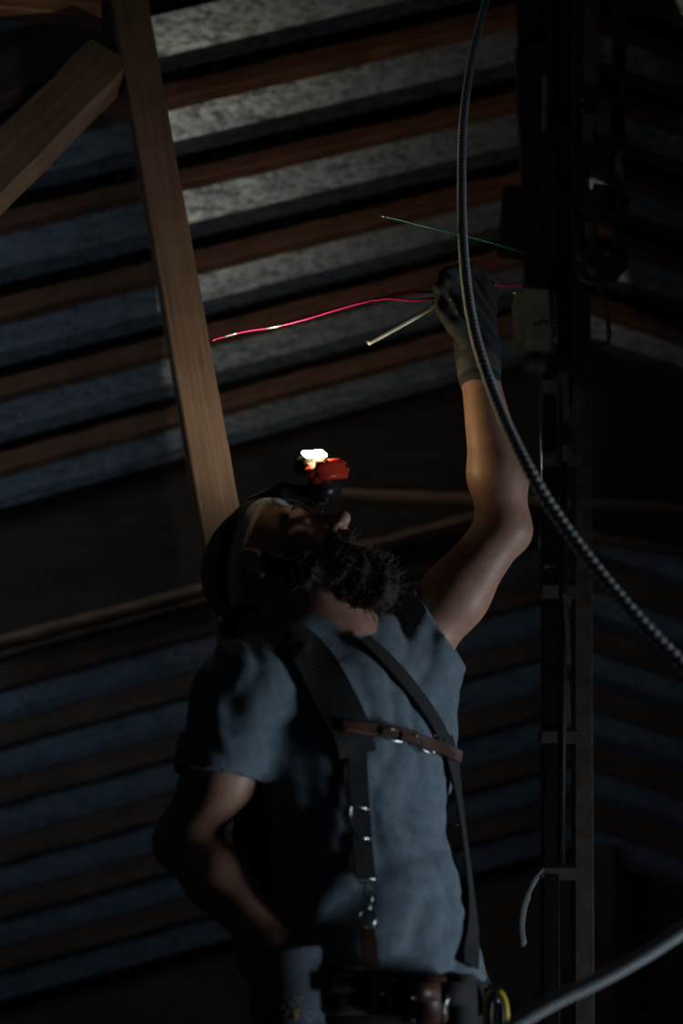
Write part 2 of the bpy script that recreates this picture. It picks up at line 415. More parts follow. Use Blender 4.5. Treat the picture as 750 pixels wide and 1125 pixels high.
# lower far sheeting
def depth_lo(y): return 4.7+(y-560)/400*.5
LEFT_LO = [582, 645, 708, 772, 832, 890]
RIGHT_LO = [560, 628, 696, 760, 826, 890]
slo = lambda y: .27
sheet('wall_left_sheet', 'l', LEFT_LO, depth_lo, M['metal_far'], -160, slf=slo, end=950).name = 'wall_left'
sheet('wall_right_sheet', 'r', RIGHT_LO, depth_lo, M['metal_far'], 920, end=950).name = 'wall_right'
ll = ['blurred brown batten low on the left, topmost below the long dark boarding',
      'blurred brown batten of the lower sheeting level with the person\'s right shoulder',
      'blurred brown batten of the lower sheeting level with the chest strap',
      'blurred brown batten of the lower sheeting meeting the bent elbow',
      'blurred brown batten of the lower sheeting just under the bent elbow',
      'lowest blurred brown batten of the lower sheeting at the bottom left']
rl = ['blurred dark batten right of the mast, topmost of the lower sheeting',
      'blurred dark batten right of the mast where the ribbed conduit leaves the frame',
      'blurred dark batten right of the mast, third down of the lower sheeting',
      'blurred dark batten right of the mast, fourth down of the lower sheeting',
      'blurred dark batten right of the mast, fifth down of the lower sheeting',
      'lowest blurred dark batten right of the mast, above the brown boards']
for i, y in enumerate(LEFT_LO):
    Y = depth_lo(y)-.02; yy = y-4
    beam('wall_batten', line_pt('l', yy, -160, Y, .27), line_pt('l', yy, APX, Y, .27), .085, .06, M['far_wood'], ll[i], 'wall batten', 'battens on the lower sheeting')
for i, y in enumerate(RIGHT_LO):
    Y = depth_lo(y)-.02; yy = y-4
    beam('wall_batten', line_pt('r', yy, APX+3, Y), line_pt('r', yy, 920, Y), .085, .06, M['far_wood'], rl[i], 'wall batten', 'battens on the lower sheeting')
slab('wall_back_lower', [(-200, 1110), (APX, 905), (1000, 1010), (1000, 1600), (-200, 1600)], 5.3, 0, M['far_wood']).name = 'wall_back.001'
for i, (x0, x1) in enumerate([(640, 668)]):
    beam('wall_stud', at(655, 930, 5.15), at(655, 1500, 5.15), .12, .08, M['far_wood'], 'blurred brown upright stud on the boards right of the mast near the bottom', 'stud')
# battens along the foot of the dark boarding
beam('wall_plate', at(-60, 720, 3.85), at(560, 558, 3.85), .020, .05, M['plate'], 'long thin pale-edged timber running from the left edge behind the head to the raised arm', 'timber')
beam('wall_plate', at(-60, 735, 3.98), at(250, 652, 3.98), .010, .03, M['plate'], 'thinner timber edge just beneath the long pale-edged timber at the left', 'timber')
beam('tie_beam', at(350, 541, 3.88), at(900, 566, 3.88), .024, .05, M['plate'], 'thin level beam behind the raised forearm and the hoist mast', 'beam')
beam('wall_plate', at(628, 588, 3.85), at(900, 630, 3.85), .022, .05, M['plate'], 'short timber edge sloping down right from the mast below the level beam', 'timber')
beam('timber_brace', at(640, 566, 3.88), at(760, 606, 3.88), .010, .04, M['board'], 'dark slanting brace between the two timbers right of the mast', 'brace')
# near timbers at the left
beam('roof_post', at(128, -60, 2.74), at(434, 1700, 2.74), .076, .54, M['post'], 'long leaning sawn timber post running from the top down behind the head', 'post', up=(.13, -.9, -.42), wob=.0004)
beam('diagonal_brace', at(-70, 258, 2.42), at(122, 66, 2.50), .108, .06, M['post'], 'wide sawn brace slanting up from the left edge to the leaning post', 'brace', up=(-.1, -1, -.25))
beam('cross_beam', at(-70, -2, 2.50), at(113, 16, 2.55), .045, .06, M['rafter'], 'dark reddish cross beam in the top left corner above the slanting brace', 'beam', up=(0, -1, -.2))
beam('cross_beam', at(-80, 130, 2.98), at(140, 20, 2.98), .13, .05, M['board'], 'near-black board in shadow behind the slanting brace at top left', 'board')
# ================================================================== HOIST MAST
def rod(pts, r, n=10): return MB().tube(pts, r, n)
mast = empty('hoist_mast', at(622, 1125, 2.7)); mast.location.z = 0
tag(mast, 'tall dark steel hoist mast with rails standing right of the person', 'hoist mast')
def mbeam(name, a, b, w_, d_, mat): return beam(name, a, b, w_, d_, M[mat], parent=mast, wob=0, bev=.002)
mbeam('upright', at(637, -40, 2.92), at(640, 1250, 2.75), .036, .05, 'brown_steel')
mbeam('back_web', at(612, -40, 2.97), at(612, 395, 2.93), .130, .02, 'black_steel')
mbeam('rail', at(603, -40, 2.90), at(604, 1250, 2.72), .030, .05, 'black_steel')
mbeam('rail', at(578, -40, 2.92), at(592, 405, 2.84), .055, .03, 'black_steel')
mbeam('rail', at(622, -40, 2.84), at(620, 420, 2.78), .016, .03, 'black_steel')
mbeam('upright', at(650, -40, 2.90), at(645, 180, 2.86), .040, .03, 'brown_steel')
mbeam('upright', at(682, -40, 2.92), at(676, 190, 2.88), .030, .04, 'black_steel')
for y in (150, 215, 425, 505, 650, 810, 960):
    p = at(616, y, 2.74); MB().box(p, (.085, .03, .022)).build('cross_plate', M['brown_steel'] if y > 400 else M['black_steel'], mast)
for (x, y) in ((640, 110), (664, 112), (640, 122), (597, 532), (644, 8), (660, 50), (613, 472), (613, 522), (613, 508), (646, 445), (646, 468), (646, 495)):
    MB().lathe(at(x, y, 2.70), (0, -1, 0), [(0, .006), (.004, .006), (.006, .004), (.008, .002)], 8).build('bolt', M['grey_cast'], mast, True)
# side arms and stepped plates on top left
MB().box(at(588, 120, 2.87), (.085, .05, .34)).build('guard_plate', M['black_steel'], mast)
MB().box(at(573, 245, 2.84), (.10, .05, .17), Matrix.Rotation(.12, 3, 'Y')).build('guard_plate', M['black_steel'], mast)
# hook rod with pale tip
rod([at(594, 385, 2.66), at(594, 530, 2.66)], .0022).build('guide_rod', M['bright_steel'], mast, True)
rod([at(592, 570, 2.66), at(592, 588, 2.66), at(591, 602, 2.66)], [.001, .003, .005]).build('guide_rod', M['grey_cast'], mast, True)
MB().tube([at(618, 622, 2.68), at(602, 622, 2.66), at(596, 622, 2.64)], [.0025, .003, .008]).build('latch_pin', M['grey_cast'], mast, True)
for y in (300, 900): pass
# housing
gb = empty('gearbox', at(588, 365, 2.62)); tag(gb, 'dusty dark housing bolted to the mast beside the raised glove', 'gearbox')
MB().box(at(587, 355, 2.66), (.085, .09, .145), bev=.2).build('housing', M['dusty_steel'], gb)
MB().lathe(at(587, 395, 2.66), (0, 0, -1), [(0, .03), (.025, .026), (.04, .014)], 20).build('bearing_cap', M['grey_cast'], gb, True)
for (x, y) in ((600, 355), (588, 357), (565, 322), (608, 357)):
    MB().lathe(at(x, y, 2.60), (0, -1, 0), [(0, .005), (.004, .005), (.006, .003)], 8).build('bolt', M['bright_steel'] if x < 570 else M['grey_cast'], gb, True)
# pulley wheel with yoke
pu = empty('pulley', at(662, 290, 2.72)); tag(pu, 'dark grooved pulley wheel held in a bent yoke right of the mast', 'pulley')
ax = Vector((.35, -1, .1)).normalized(); pc = at(663, 285, 2.72)
MB().lathe(pc-ax*.018, ax, [(0, .045), (.004, .052), (.010, .050), (.018, .036), (.026, .050), (.032, .052), (.036, .045)], 32).build('wheel', M['black_steel'], pu, True)
MB().lathe(pc-ax*.026, ax, [(0, .010), (.052, .010), (.056, .007)], 14).build('axle', M['grey_cast'], pu, True)
rod(catmull([at(640, 200, 2.70), at(650, 222, 2.66), at(652, 262, 2.66), at(640, 290, 2.66), at(638, 306, 2.66), at(660, 312, 2.66), at(675, 300, 2.68)], 8), .006).build('yoke', M['grey_cast'], pu, True)
rod(catmull([at(655, 312, 2.66), at(664, 330, 2.66), at(668, 355, 2.68), at(666, 378, 2.70), at(640, 380, 2.70)], 8), .005).build('yoke', M['grey_cast'], pu, True)
# clamp head above pulley
ch = empty('hoist_carriage', at(662, 225, 2.74)); tag(ch, 'knobbly cast carriage on the mast just above the pulley wheel', 'hoist part')
MB().box(at(664, 225, 2.74), (.105, .06, .085), Matrix.Rotation(.25, 3, 'Y'), .3).build('carriage_body', M['grey_cast'], ch)
MB().lathe(at(657, 236, 2.70), (0, -1, 0), [(0, .014), (.014, .014), (.018, .008)], 16).build('hub', M['black_steel'], ch, True)
MB().box(at(655, 168, 2.76), (.10, .05, .035), None, .3).build('carriage_arm', M['black_steel'], ch)
rod([at(683, 150, 2.76), at(679, 205, 2.74)], .012).build('carriage_arm', M['brown_steel'], ch, True)
MB().lathe(at(635, 250, 2.72), (0, 0, -1), [(0, .012), (.03, .014), (.05, .010), (.09, .010)], 14).build('cylinder', M['black_steel'], ch, True)
# roller chain on the rail
chain = empty('roller_chain', at(598, 110, 2.78)); tag(chain, 'short run of fine roller chain glinting on the black rail near the top', 'chain')
z0, z1 = at(598, 84, 2.74), at(598, 140, 2.74)
for k in range(24):
    p = z0.lerp(z1, k/23)
    MB().torus(p, (0, 1, .1), .0055, .0014, 8, 5).build('chain_link', M['bright_steel'], chain, True)
# slim inner pipe on the mast
mb = MB(); mb.tube([at(622, 415, 2.68), at(620, 470, 2.68), at(619, 540, 2.68), at(618, 700, 2.66), at(616, 950, 2.62)], [.016, .012, .009, .009, .008]); mb.build('pipe', M['black_steel'], mast, True)
for q in (((620, 440, 2.68), (.035, .035, .13)), ((620, 500, 2.68), (.032, .03, .05)), ((621, 690, 2.66), (.014, .02, .14)), ((620, 770, 2.66), (.02, .02, .10))):
    MB().box(at(*q[0]), q[1], None, .3).build('coupling', M['brown_steel'], mast)
# blurred grey strap loop at the lower mast
tag(MB().tube(catmull([at(596, 955, 2.66), at(590, 962, 2.62), at(582, 975, 2.6), at(574, 995, 2.6), at(571, 1018, 2.6), at(574, 1040, 2.6)], 6), [.003]*7+[.0065]*8+[.009]*8+[.0085]*7+[.004], 10).build('rope_end', plain('rope_end_grey', (.16, .165, .17), .8), None, True), 'blurred grey rope end hanging beside the foot of the mast', 'rope')
# ================================================================== CABLES
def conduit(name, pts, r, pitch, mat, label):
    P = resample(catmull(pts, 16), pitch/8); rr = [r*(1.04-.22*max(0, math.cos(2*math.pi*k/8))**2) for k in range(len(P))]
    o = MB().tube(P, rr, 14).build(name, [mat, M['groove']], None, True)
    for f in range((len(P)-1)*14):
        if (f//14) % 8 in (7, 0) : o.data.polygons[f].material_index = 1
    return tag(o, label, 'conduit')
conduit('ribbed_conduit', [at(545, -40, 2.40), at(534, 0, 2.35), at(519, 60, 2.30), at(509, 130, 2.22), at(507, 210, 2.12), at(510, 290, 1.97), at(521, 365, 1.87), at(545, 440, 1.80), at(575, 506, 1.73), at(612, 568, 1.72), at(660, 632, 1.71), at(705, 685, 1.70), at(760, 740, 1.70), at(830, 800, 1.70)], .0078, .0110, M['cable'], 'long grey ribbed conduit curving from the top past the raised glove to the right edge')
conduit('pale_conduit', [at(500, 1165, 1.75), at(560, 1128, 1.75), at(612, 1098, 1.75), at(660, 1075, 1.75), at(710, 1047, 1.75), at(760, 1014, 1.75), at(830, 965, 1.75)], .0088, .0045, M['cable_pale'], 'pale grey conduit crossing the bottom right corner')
# wires held in the raised glove
WY = 2.06
pk = catmull([at(500, 326, WY), at(481, 327, WY), at(455, 330, WY), at(422, 328, WY), at(395, 333, WY), at(360, 343, WY), at(330, 352, WY), at(300, 359, WY), at(268, 364, WY), at(240, 371, WY), at(233, 374, WY)], 8)
wr = MB().tube(pk, .0021, 8); wire = tag(wr.build('pink_wire', M['pink'], None, True), 'long pink wire stretching left from the raised glove to the timber post', 'wire')
for (i0, i1) in ((54, 59), (66, 71)):
    MB().tube(pk[i0:i1], .0024, 8).build('bare_patch', M['silverpaint'], wire, True, label='shiny worn patch on the pink wire')
pk2 = catmull([at(500, 322, WY+.01), at(481, 321, WY), at(455, 321, WY), at(435, 323, WY), at(421, 328, WY), at(412, 330, WY)], 8)
tag(MB().tube(pk2, .0021, 8).build('pink_wire', M['pink'], None, True), 'short upper pink wire looping onto the long one beside the glove', 'wire')
tag(MB().tube(catmull([at(500, 325, WY), at(481, 331, WY), at(468, 341, WY), at(448, 353, WY), at(428, 364, WY), at(404, 377, WY)], 8), .0044, 10).build('white_wire', M['white_wire'], None, True), 'cream white wire end sticking down left from the raised glove', 'wire')
gw = MB().tube(catmull([at(414, 236, 2.2), at(440, 242, 2.2), at(480, 252, 2.2), at(515, 260, 2.22), at(560, 273, 2.3), at(580, 280, 2.6)], 8), .0016, 8).build('green_wire', M['green'], None, True)
tag(gw, 'thin dark green wire crossing behind the conduit toward the mast', 'wire')
MB().tube([at(414, 236, 2.2), at(426, 239, 2.2)], .0017, 8).build('bare_tip', M['bright_steel'], gw, True, label='bare bright wire tip')
tag(MB().tube(catmull([at(543, 312, 2.12), at(552, 314, 2.2), at(575, 312, 2.5)], 6), .002, 8).build('pink_wire', M['pink'], None, True), 'short red wire stub between the raised glove and the hoist mast', 'wire')
# ================================================================== PERSON
TY = 2.10
yaw = math.radians(33)
Rt = np.array([[math.cos(yaw), -math.sin(yaw), 0], [math.sin(yaw), math.cos(yaw), 0], [0, 0, 1]])   # col0 = to his left, col1 = to his back
def tor(px, py, Y=TY): return at(px, py, Y)
pelvis = tor(420, 1100, 2.13); waist = tor(406, 1010, 2.12); chest = tor(385, 850, 2.12); upch = tor(363, 765, 2.12)
neckb = tor(345, 705, 2.13)
shR = tor(268, 762, 2.02)      # his right shoulder (image left)
shL = tor(445, 722, 2.22)
elL = tor(553, 580, 2.16); wrL = tor(527, 415, 2.10)
cuR = tor(240, 855, 2.02); elR = tor(202, 922, 2.07); wrR = tor(300, 1040, 2.02)
# head frame
phi = math.radians(30); tl = math.radians(42); HS = 1.04
Fw = Vector((math.cos(phi)*math.cos(tl), -math.sin(phi)*math.cos(tl), math.sin(tl)))
Rg = Vector((-math.sin(phi), -math.cos(phi), 0)); Up = Rg.cross(Fw)
RH = np.array([[Rg.x, Fw.x, Up.x], [Rg.y, Fw.y, Up.y], [Rg.z, Fw.z, Up.z]])
HO = tor(312, 632, 2.13)
def hd(x, y, z): return HO+(Rg*x+Fw*y+Up*z)*HS
def hr(*r): return tuple(q*HS for q in r)
# --- body: one continuous skin
B = SDF((-.42, 1.78, .70), (.36, 2.42, 2.15), .0042)
B.ell(hd(0, -.012, .045), hr(.076, .097, .082), RH, .0)
B.ell(hd(0, .03, -.015), hr(.062, .066, .085), RH, .03)
B.ell(hd(0, .045, -.08), hr(.046, .05, .032), RH, .03)
B.ell(hd(0, .078, -.098), hr(.022, .02, .018), RH, .02)
B.cone(hd(-.034, .079, .034), hd(.034, .079, .034), .016*HS, .016*HS, .015)
for s in (-1, 1):
    B.ell(hd(s*.032, .104, .012), hr(.019, .020, .013), RH, .012, 'sub')
    B.ell(hd(s*.031, .079, .011), hr(.0150, .0150, .0125), RH, .004)
    B.ell(hd(s*.046, .068, -.018), hr(.022, .02, .018), RH, .02)
    B.ell(hd(s*.013, .105, -.024), hr(.009, .011, .009), RH, .006)
    B.cone(hd(s*.052, .078, .028), hd(s*.016, .096, .026), .006*HS, .006*HS, .008)
    B.ell(hd(s*.079, -.004, .0), hr(.009, .018, .031), RH, .008)
    B.ell(hd(s*.090, .004, .002), hr(.008, .010, .018), RH, .005, 'sub')
B.cone(hd(0, .088, .027), hd(0, .125, -.014), .009*HS, .0125*HS, .012)
B.ell(hd(0, .099, -.052), hr(.024, .010, .006), RH, .006); B.ell(hd(0, .097, -.064), hr(.021, .010, .007), RH, .005)
B.cone(hd(0, -.025, -.04), neckb, .056, .062, .03)
B.cone(hd(0, .02, -.075), neckb+Vector((.03, -.03, 0)), .030, .05, .04)
B.cone(neckb, upch, .065, .09, .05)
B.ell(upch, (.165, .09, .13), Rt, .05); B.ell(chest, (.15, .095, .16), Rt, .06)
B.ell(waist, (.14, .095, .15), Rt, .06); B.ell(pelvis, (.155, .10, .12), Rt, .06)
B.cone(neckb, shR, .05, .052, .05); B.cone(neckb, shL, .05, .055, .05)
# arms
B.cone(shR, cuR, .054, .047, .04); B.cone(cuR, elR, .047, .040, .03)
mR = elR.lerp(wrR, .35)+Vector((0, -.004, 0)); B.cone(elR, mR, .040, .042, .02); B.cone(mR, wrR, .042, .029, .02)
B.cone(elR, elR+Vector((-.012, .01, -.008)), .030, .026, .02)
mid = shL.lerp(elL, .5)+Vector((0, 0, -.004))
B.cone(shL, mid, .056, .050, .04); B.cone(mid, elL, .050, .041, .03)
fm = elL.lerp(wrL, .35)+Vector((.004, 0, 0)); B.cone(elL, fm, .040, .046, .02); B.cone(fm, wrL, .046, .030, .02)
B.cone(elL, elL+Vector((.012, .01, -.006)), .030, .028, .02)
B.cone(wrR, wrR+Vector((.01, 0, -.04)), .029, .03, .01); B.cone(wrL, wrL+Vector((-.005, 0, .04)), .03, .03, .01)
B.cut((0, 0, .93), (0, 0, -1))
base = Vector((pelvis.x, pelvis.y+.02, 0))
person = recenter(B.build('person', M['skin'], None, 2), base)
tag(person, 'bearded person in grey-blue t-shirt and headlamp reaching up to hold wires', 'person')
# --- t-shirt
def fold(A, B_, f, amp, ph=0):
    pass
S = SDF((-.40, 1.80, .98), (.32, 2.42, 1.80), .0042)
o_ = .013
S.ell(upch, (.165+o_, .09+o_, .13+o_), Rt, .0); S.ell(chest, (.152+o_, .10+o_, .16+o_), Rt, .06)
S.ell(waist, (.138+o_, .105+o_, .15+o_), Rt, .06); S.ell(pelvis, (.140+o_, .10+o_, .12), Rt, .06)
S.cone(tor(292, 815, 2.13), tor(318, 1030, 2.13), .055, .075, .04)
S.cone(neckb+Vector((0, 0, -.02)), upch, .06, .10, .05)
S.cone(neckb+Vector((0, 0, -.015)), shR, .052, .064, .05); S.cone(neckb+Vector((0, 0, -.015)), shL, .05, .066, .05)
slR = cuR+Vector((.004, 0, 0)); dR = (cuR-shR).normalized()
S.cone(shR, cuR+dR*.05, .065, .069, .03)
dL = (elL-shL).normalized(); cuL = shL.lerp(elL, .30)
S.cone(shL, cuL+dL*.05, .068, .070, .04)
S.cone(cuL+Vector((.0, 0, -.035)), chest+Vector((.09, .05, .06)), .045, .06, .05)   # loose cloth under the armpit
# cloth folds
def ridge(a, b, r, k=.012): S.cone(a, b, r, r*.6, k)
def onS(px, py, Y): return tor(px, py, Y)
sx, sy, sz = .0, .0, .0
def folds(X, Y, Z):
    u = X*math.cos(yaw)+Y*math.sin(yaw)
    lowm = np.clip((1.30-Z)/.25, 0, 1)
    sh = lambda q, p=2.0: 2*(.5+.5*np.sin(q))**p-1
    W = 1.6*np.sin(9*Z+5*u+1)+1.1*np.sin(21*u-13*Z)+.7*np.sin(33*Z+17*u+2)
    a = .0048*sh(26*u+14*Z+W)*lowm
    a = a+.0042*sh(44*Z-22*u+1.5*W, 3)*(.12+.88*lowm)
    a = a+.0016*sh(85*u-30*Z+2.2*W, 2)+.0009*np.sin(150*Z+60*u+3*W)
    arm = np.clip((-.12-X)/.06, 0, 1)
    a = a+.0035*sh(60*X+46*Z+1.3*W)*arm
    arm2 = np.clip((X-.06)/.04, 0, 1)*np.clip((Z-1.52)/.06, 0, 1)
    return a+.0025*np.sin(110*X-45*Z+W)*arm2
S.disp(folds)
def cutlocal(sd, p, n, lo, hi):
    p_, n_ = nv(p), nv(n); n_ = n_/np.linalg.norm(n_)
    sl, X, Y, Z = sd.sub(nv(lo), nv(hi)); d = ((X-p_[0])*n_[0]+(Y-p_[1])*n_[1]+(Z-p_[2])*n_[2]).astype(np.float32)
    sd.F[sl] = np.maximum(sd.F[sl], d)
rB = Vector((.12, .12, .085))
pR = cuR+dR*.0; cutlocal(S, pR, dR+Vector((.1, 0, -.1)), pR-Vector((.13, .13, .17)), pR+Vector((.075, .11, .06)))
nL = (dL+Vector((.25, 0, -.25))).normalized(); cutlocal(S, cuL, nL, cuL-Vector((.06, .12, .12)), cuL+Vector((.14, .12, .16)))
S.cone(pR-dR*.035, pR+dR*.03, .050, .063, .006, 'sub'); S.cone(cuL-dL*.03, cuL+dL*.04, .056, .066, .006, 'sub')
# neckline
S.ell(neckb+Vector((.012, -.02, .045)), (.078, .085, .055), Rt, .012, 'sub')
S.cut((0, 0, 1.055), (0, 0, -1), .01)
shirt = S.build('t_shirt', M['shirt'], person, 2)
# --- trousers and boots
T = SDF((-.20, 1.85, .06), (.36, 2.42, 1.12), .007)
T.ell(pelvis+Vector((0, 0, -.03)), (.172, .124, .11), Rt, 0)
lh = Vector((Rt[0, 0], Rt[1, 0], 0))
for s in (-1, 1):
    hip = pelvis+lh*s*.085+Vector((0, 0, -.08)); knee = Vector((hip.x+.02*s, hip.y-.01, .52)); ank = Vector((knee.x+.01*s, knee.y+.04, .12))
    T.cone(hip, knee, .088, .064, .04); T.cone(knee, ank, .064, .055, .02)
T.cut((0, 0, 1.08), (0, 0, 1)); T.cut((0, 0, .10), (0, 0, -1))
T.disp(lambda X, Y, Z: .003*np.sin(40*Z+20*X))
T.build('trousers', M['trousers'], person, 1)
for s in (-1, 1):
    hip = pelvis+lh*s*.085; ank = Vector((hip.x+.03*s, hip.y+.03, .1)); fd = Vector((.45, -.85, 0)).normalized()
    bo = SDF(ank-Vector((.2, .25, .1)), ank+Vector((.25, .2, .12)), .006)
    bo.cone(ank+Vector((0, 0, .08)), ank+Vector((0, 0, -.04)), .056, .052, .02)
    bo.cone(ank+Vector((0, 0, -.05)), ank+fd*.17+Vector((0, 0, -.062)), .048, .036, .03); bo.cut((0, 0, .0), (0, 0, -1))
    bo.build('boot', M['boot'], person, 1)
# --- beard
def beard():
    D = SDF(HO-Vector((.17, .2, .22)), HO+Vector((.25, .17, .12)), .0035)
    for s in (-1, 1):
        D.cone(hd(s*.070, .018, -.012), hd(s*.060, .04, -.065), .013*HS, .022*HS, .015)
        D.cone(hd(s*.060, .04, -.065), hd(s*.028, .085, -.10), .022*HS, .028*HS, .02)
        D.cone(hd(s*.036, .093, -.047), hd(s*.0, .108, -.040), .008*HS, .009*HS, .01)
        D.cone(hd(s*.036, .093, -.047), hd(s*.035, .085, -.085), .008*HS, .018*HS, .01)
    D.cone(hd(0, .08, -.095), hd(0, .102, -.130), .036*HS, .025*HS, .03)
    D.cone(hd(0, .05, -.09), hd(0, .085, -.150), .030*HS, .022*HS, .03)
    D.ell(hd(0, .108, -.058), hr(.018, .012, .007), RH, .006, 'sub')
    D.disp(lambda X, Y, Z: .0022*(np.sin(260*X+3*np.sin(150*Z))*np.sin(240*Z+3*np.sin(120*Y))+np.sin(190*Y+170*X)))
    b = D.build('beard', M['beard'], person, 1)
    V = np.array([v.co[:] for v in b.data.vertices]); N = np.array([v.normal[:] for v in b.data.vertices])
    off = np.array(mworld(b).translation)
    mb = MB(); sel = rng.choice(len(V), 1100)
    hdirs = np.array((Fw*.45-Up*.9).normalized())
    for i in sel:
        n = Vector(N[i]); p = Vector(V[i]+off)
        if n.dot(Vector(hdirs)) < -.1: continue
        L = .006+.009*random.random(); c = Vector(rng.randn(3)*.5); d = (n*.8+Vector(hdirs)*.6).normalized()
        pts = [p-d*.002, p+d*L*.4+c*L*.12, p+d*L*.75+c*L*.45, p+d*L*.9+c*L*.85]
        mb.tube(pts, [.0006, .0006, .0005, .0003], 3, False)
    mb.build('beard_hair', M['hair_tip'], b, True)['kind'] = 'stuff'
beard()
# --- eyes and eyebrows
for s in (-1, 1):
    e = MB().lathe(hd(s*.031, .0865, .0125), Fw, [(-.003, .0005), (-.002, .007), (.001, .0075), (.0055, .0045), (.0066, .001)], 14).build('eye', M['eye'], person, True)
    MB().lathe(hd(s*.031, .0925, .0125), Fw, [(-.0005, .0038), (.0012, .0030)], 12).build('iris', M['iris'], e, True)
    mb = MB(); P = [hd(s*.012, .108, .034), hd(s*.026, .1045, .040), hd(s*.040, .095, .038), hd(s*.050, .083, .030)]
    mb.tube(catmull(P, 4), [.002]+[.0035]*10+[.003, .002], 6); mb.build('eyebrow', M['beard'], person, True)
# --- cap (backwards) built on the skull shape; band plane runs from forehead down to nape
nb = (Up*.80-Fw*.60).normalized()       # toward the crown / back
def skull(sd, d, k=.0):
    sd.ell(hd(0, -.012, .045), tuple(q*HS+d for q in (.078, .099, .084)), RH, k); sd.cone(hd(0, -.03, .0), hd(0, -.04, -.045), .060*HS+d, .052*HS+d, .03)
    return sd
pc0 = hd(0, -.03, -.0)
def grid(): return SDF(HO-Vector((.17, .17, .14)), HO+Vector((.15, .15, .19)), .0036)
C0 = skull(grid(), .006); C0.cut(pc0+nb*.026, -nb, .003); C0.build('cap', M['cap'], person, 2)
C1 = skull(grid(), .0085); C1.cut(pc0+nb*.006, -nb, .003); C1.cut(pc0+nb*.030, nb, .003)
C1.build('cap_band', M['capband'], person, 2, label='pale grey cap band')
# --- headlamp
hl = empty('headlamp', hd(0, .10, .09)); tag(hl, 'lit red and black headlamp strapped around the person\'s cap', 'headlamp')
C2 = skull(grid(), .0115); C2.cut(pc0+nb*.028, -nb, .003); C2.cut(pc0+nb*.052, nb, .003)
C2.build('strap', M['strap'], hl, 2)
la = hd(0, .134, .073)+Vector((.008, 0, .013)); LS = 1.3
lf = (Fw*.88+Up*.10-Rg*-.45).normalized(); lx = lf.cross(Up).normalized(); lu = lx.cross(lf)   # lamp frame
RL = Matrix((lx, lf, lu)).transposed()
def lp(x, y, z): return la+(lx*x+lf*y+lu*z)*LS
MB().box(lp(-.012, -.020, -.006), (0.056, 0.044, 0.036), RL, .2).build('back_plate', M['black_plastic'], hl, True)
sb = SDF(la-Vector((.16, .12, .12)), la+Vector((.08, .12, .08)), .0035)
sb.chain([hd(0, .04, .135), hd(0, .088, .105), lp(-.008, -.028, -.010)], [.012, .013, .014], .01)
sb.build('strap_mount', M['strap'], hl, 1)
hs = MB().box(lp(-.006, .006, -.007), (0.0800, 0.0338, 0.0400), RL, .35).build('housing', M['red'], hl, True)
MB().box(lp(0, .003, .015), (0.0650, 0.0312, 0.0260), RL, .3).build('lamp_head', M['black_plastic'], hl, True)
for s in (-1, 1):
    MB().box(lp(s*.0088, .0172, .0165), (0.0195, 0.0052, 0.0163), RL, .3).build('led_window', M['led'], hl, True, label='glowing pale yellow lamp window')
MB().tube([lp(-.004, .0200, -.002), lp(.004, .0205, -.005), lp(-.002, .0205, -.008), lp(.005, .020, -.012)], .0014, 6).build('logo_mark', M['black_plastic'], hs)
sl_ = bpy.data.lights.new('headlamp_beam', 'SPOT'); sl_.energy = 8.5; sl_.color = (1.0, .91, .74); sl_.spot_size = math.radians(118); sl_.spot_blend = 1; sl_.shadow_soft_size = .012
so = bpy.data.objects.new('headlamp_beam', sl_); COL.objects.link(so); so.location = lp(0, .030, .018)
aim = so.location+Vector((-.28, .62, .85))
so.rotation_euler = (aim-so.location).to_track_quat('-Z', 'Y').to_euler()
# --- gloves
def finger(sd, pts, r0, r1):
    n = len(pts); sd.chain(pts, [r0+(r1-r0)*i/(n-1) for i in range(n)], .004)
G = SDF(wrL-Vector((.10, .14, .05)), wrL+Vector((.10, .12, .24)), .0028)
hb = at(524, 385, 2.10); kn = [at(503, 325, 2.06), at(515, 314, 2.085), at(528, 312, 2.11), at(538, 318, 2.135)]
for q in kn: G.cone(hb, q, .031, .0135, .014)
G.cone(wrL, hb, .034, .033, .01)
finger(G, [kn[0], at(492, 309, 2.04), at(483, 317, 2.045), at(483, 328, 2.055)], .0125, .0100)
finger(G, [kn[1], at(503, 298, 2.07), at(489, 301, 2.06), at(485, 314, 2.062)], .0125, .0100)
finger(G, [kn[2], at(516, 296, 2.095), at(502, 298, 2.085), at(497, 312, 2.085)], .0120, .0098)
finger(G, [kn[3], at(530, 303, 2.12), at(518, 302, 2.11), at(512, 314, 2.105)], .0110, .0090)
finger(G, [at(516, 375, 2.075), at(499, 357, 2.05), at(489, 344, 2.045), at(484, 331, 2.052)], .0175, .0105)
G.disp(lambda X, Y, Z: .0012*np.sin(170*Z+90*X+2*np.sin(80*X)))
G.build('work_glove', M['glove'], person, 1, label='black glove pinching the wires')
C = SDF(wrL-Vector((.10, .10, .06)), wrL+Vector((.10, .10, .14)), .0028)
c0 = wrL+(hb-wrL)*.02; c1 = at(524, 388, 2.10)
C.cone(c0, c1, .0355, .0362, .0); cdv = (c1-c0).normalized(); C.cut(c0, -cdv); C.cut(c1, cdv)
for k in (.25, .6):
    p_ = c0.lerp(c1, k)
C.build('glove_cuff', M['cuff'], person, 1, label='grey ribbed cuff of the raised glove')
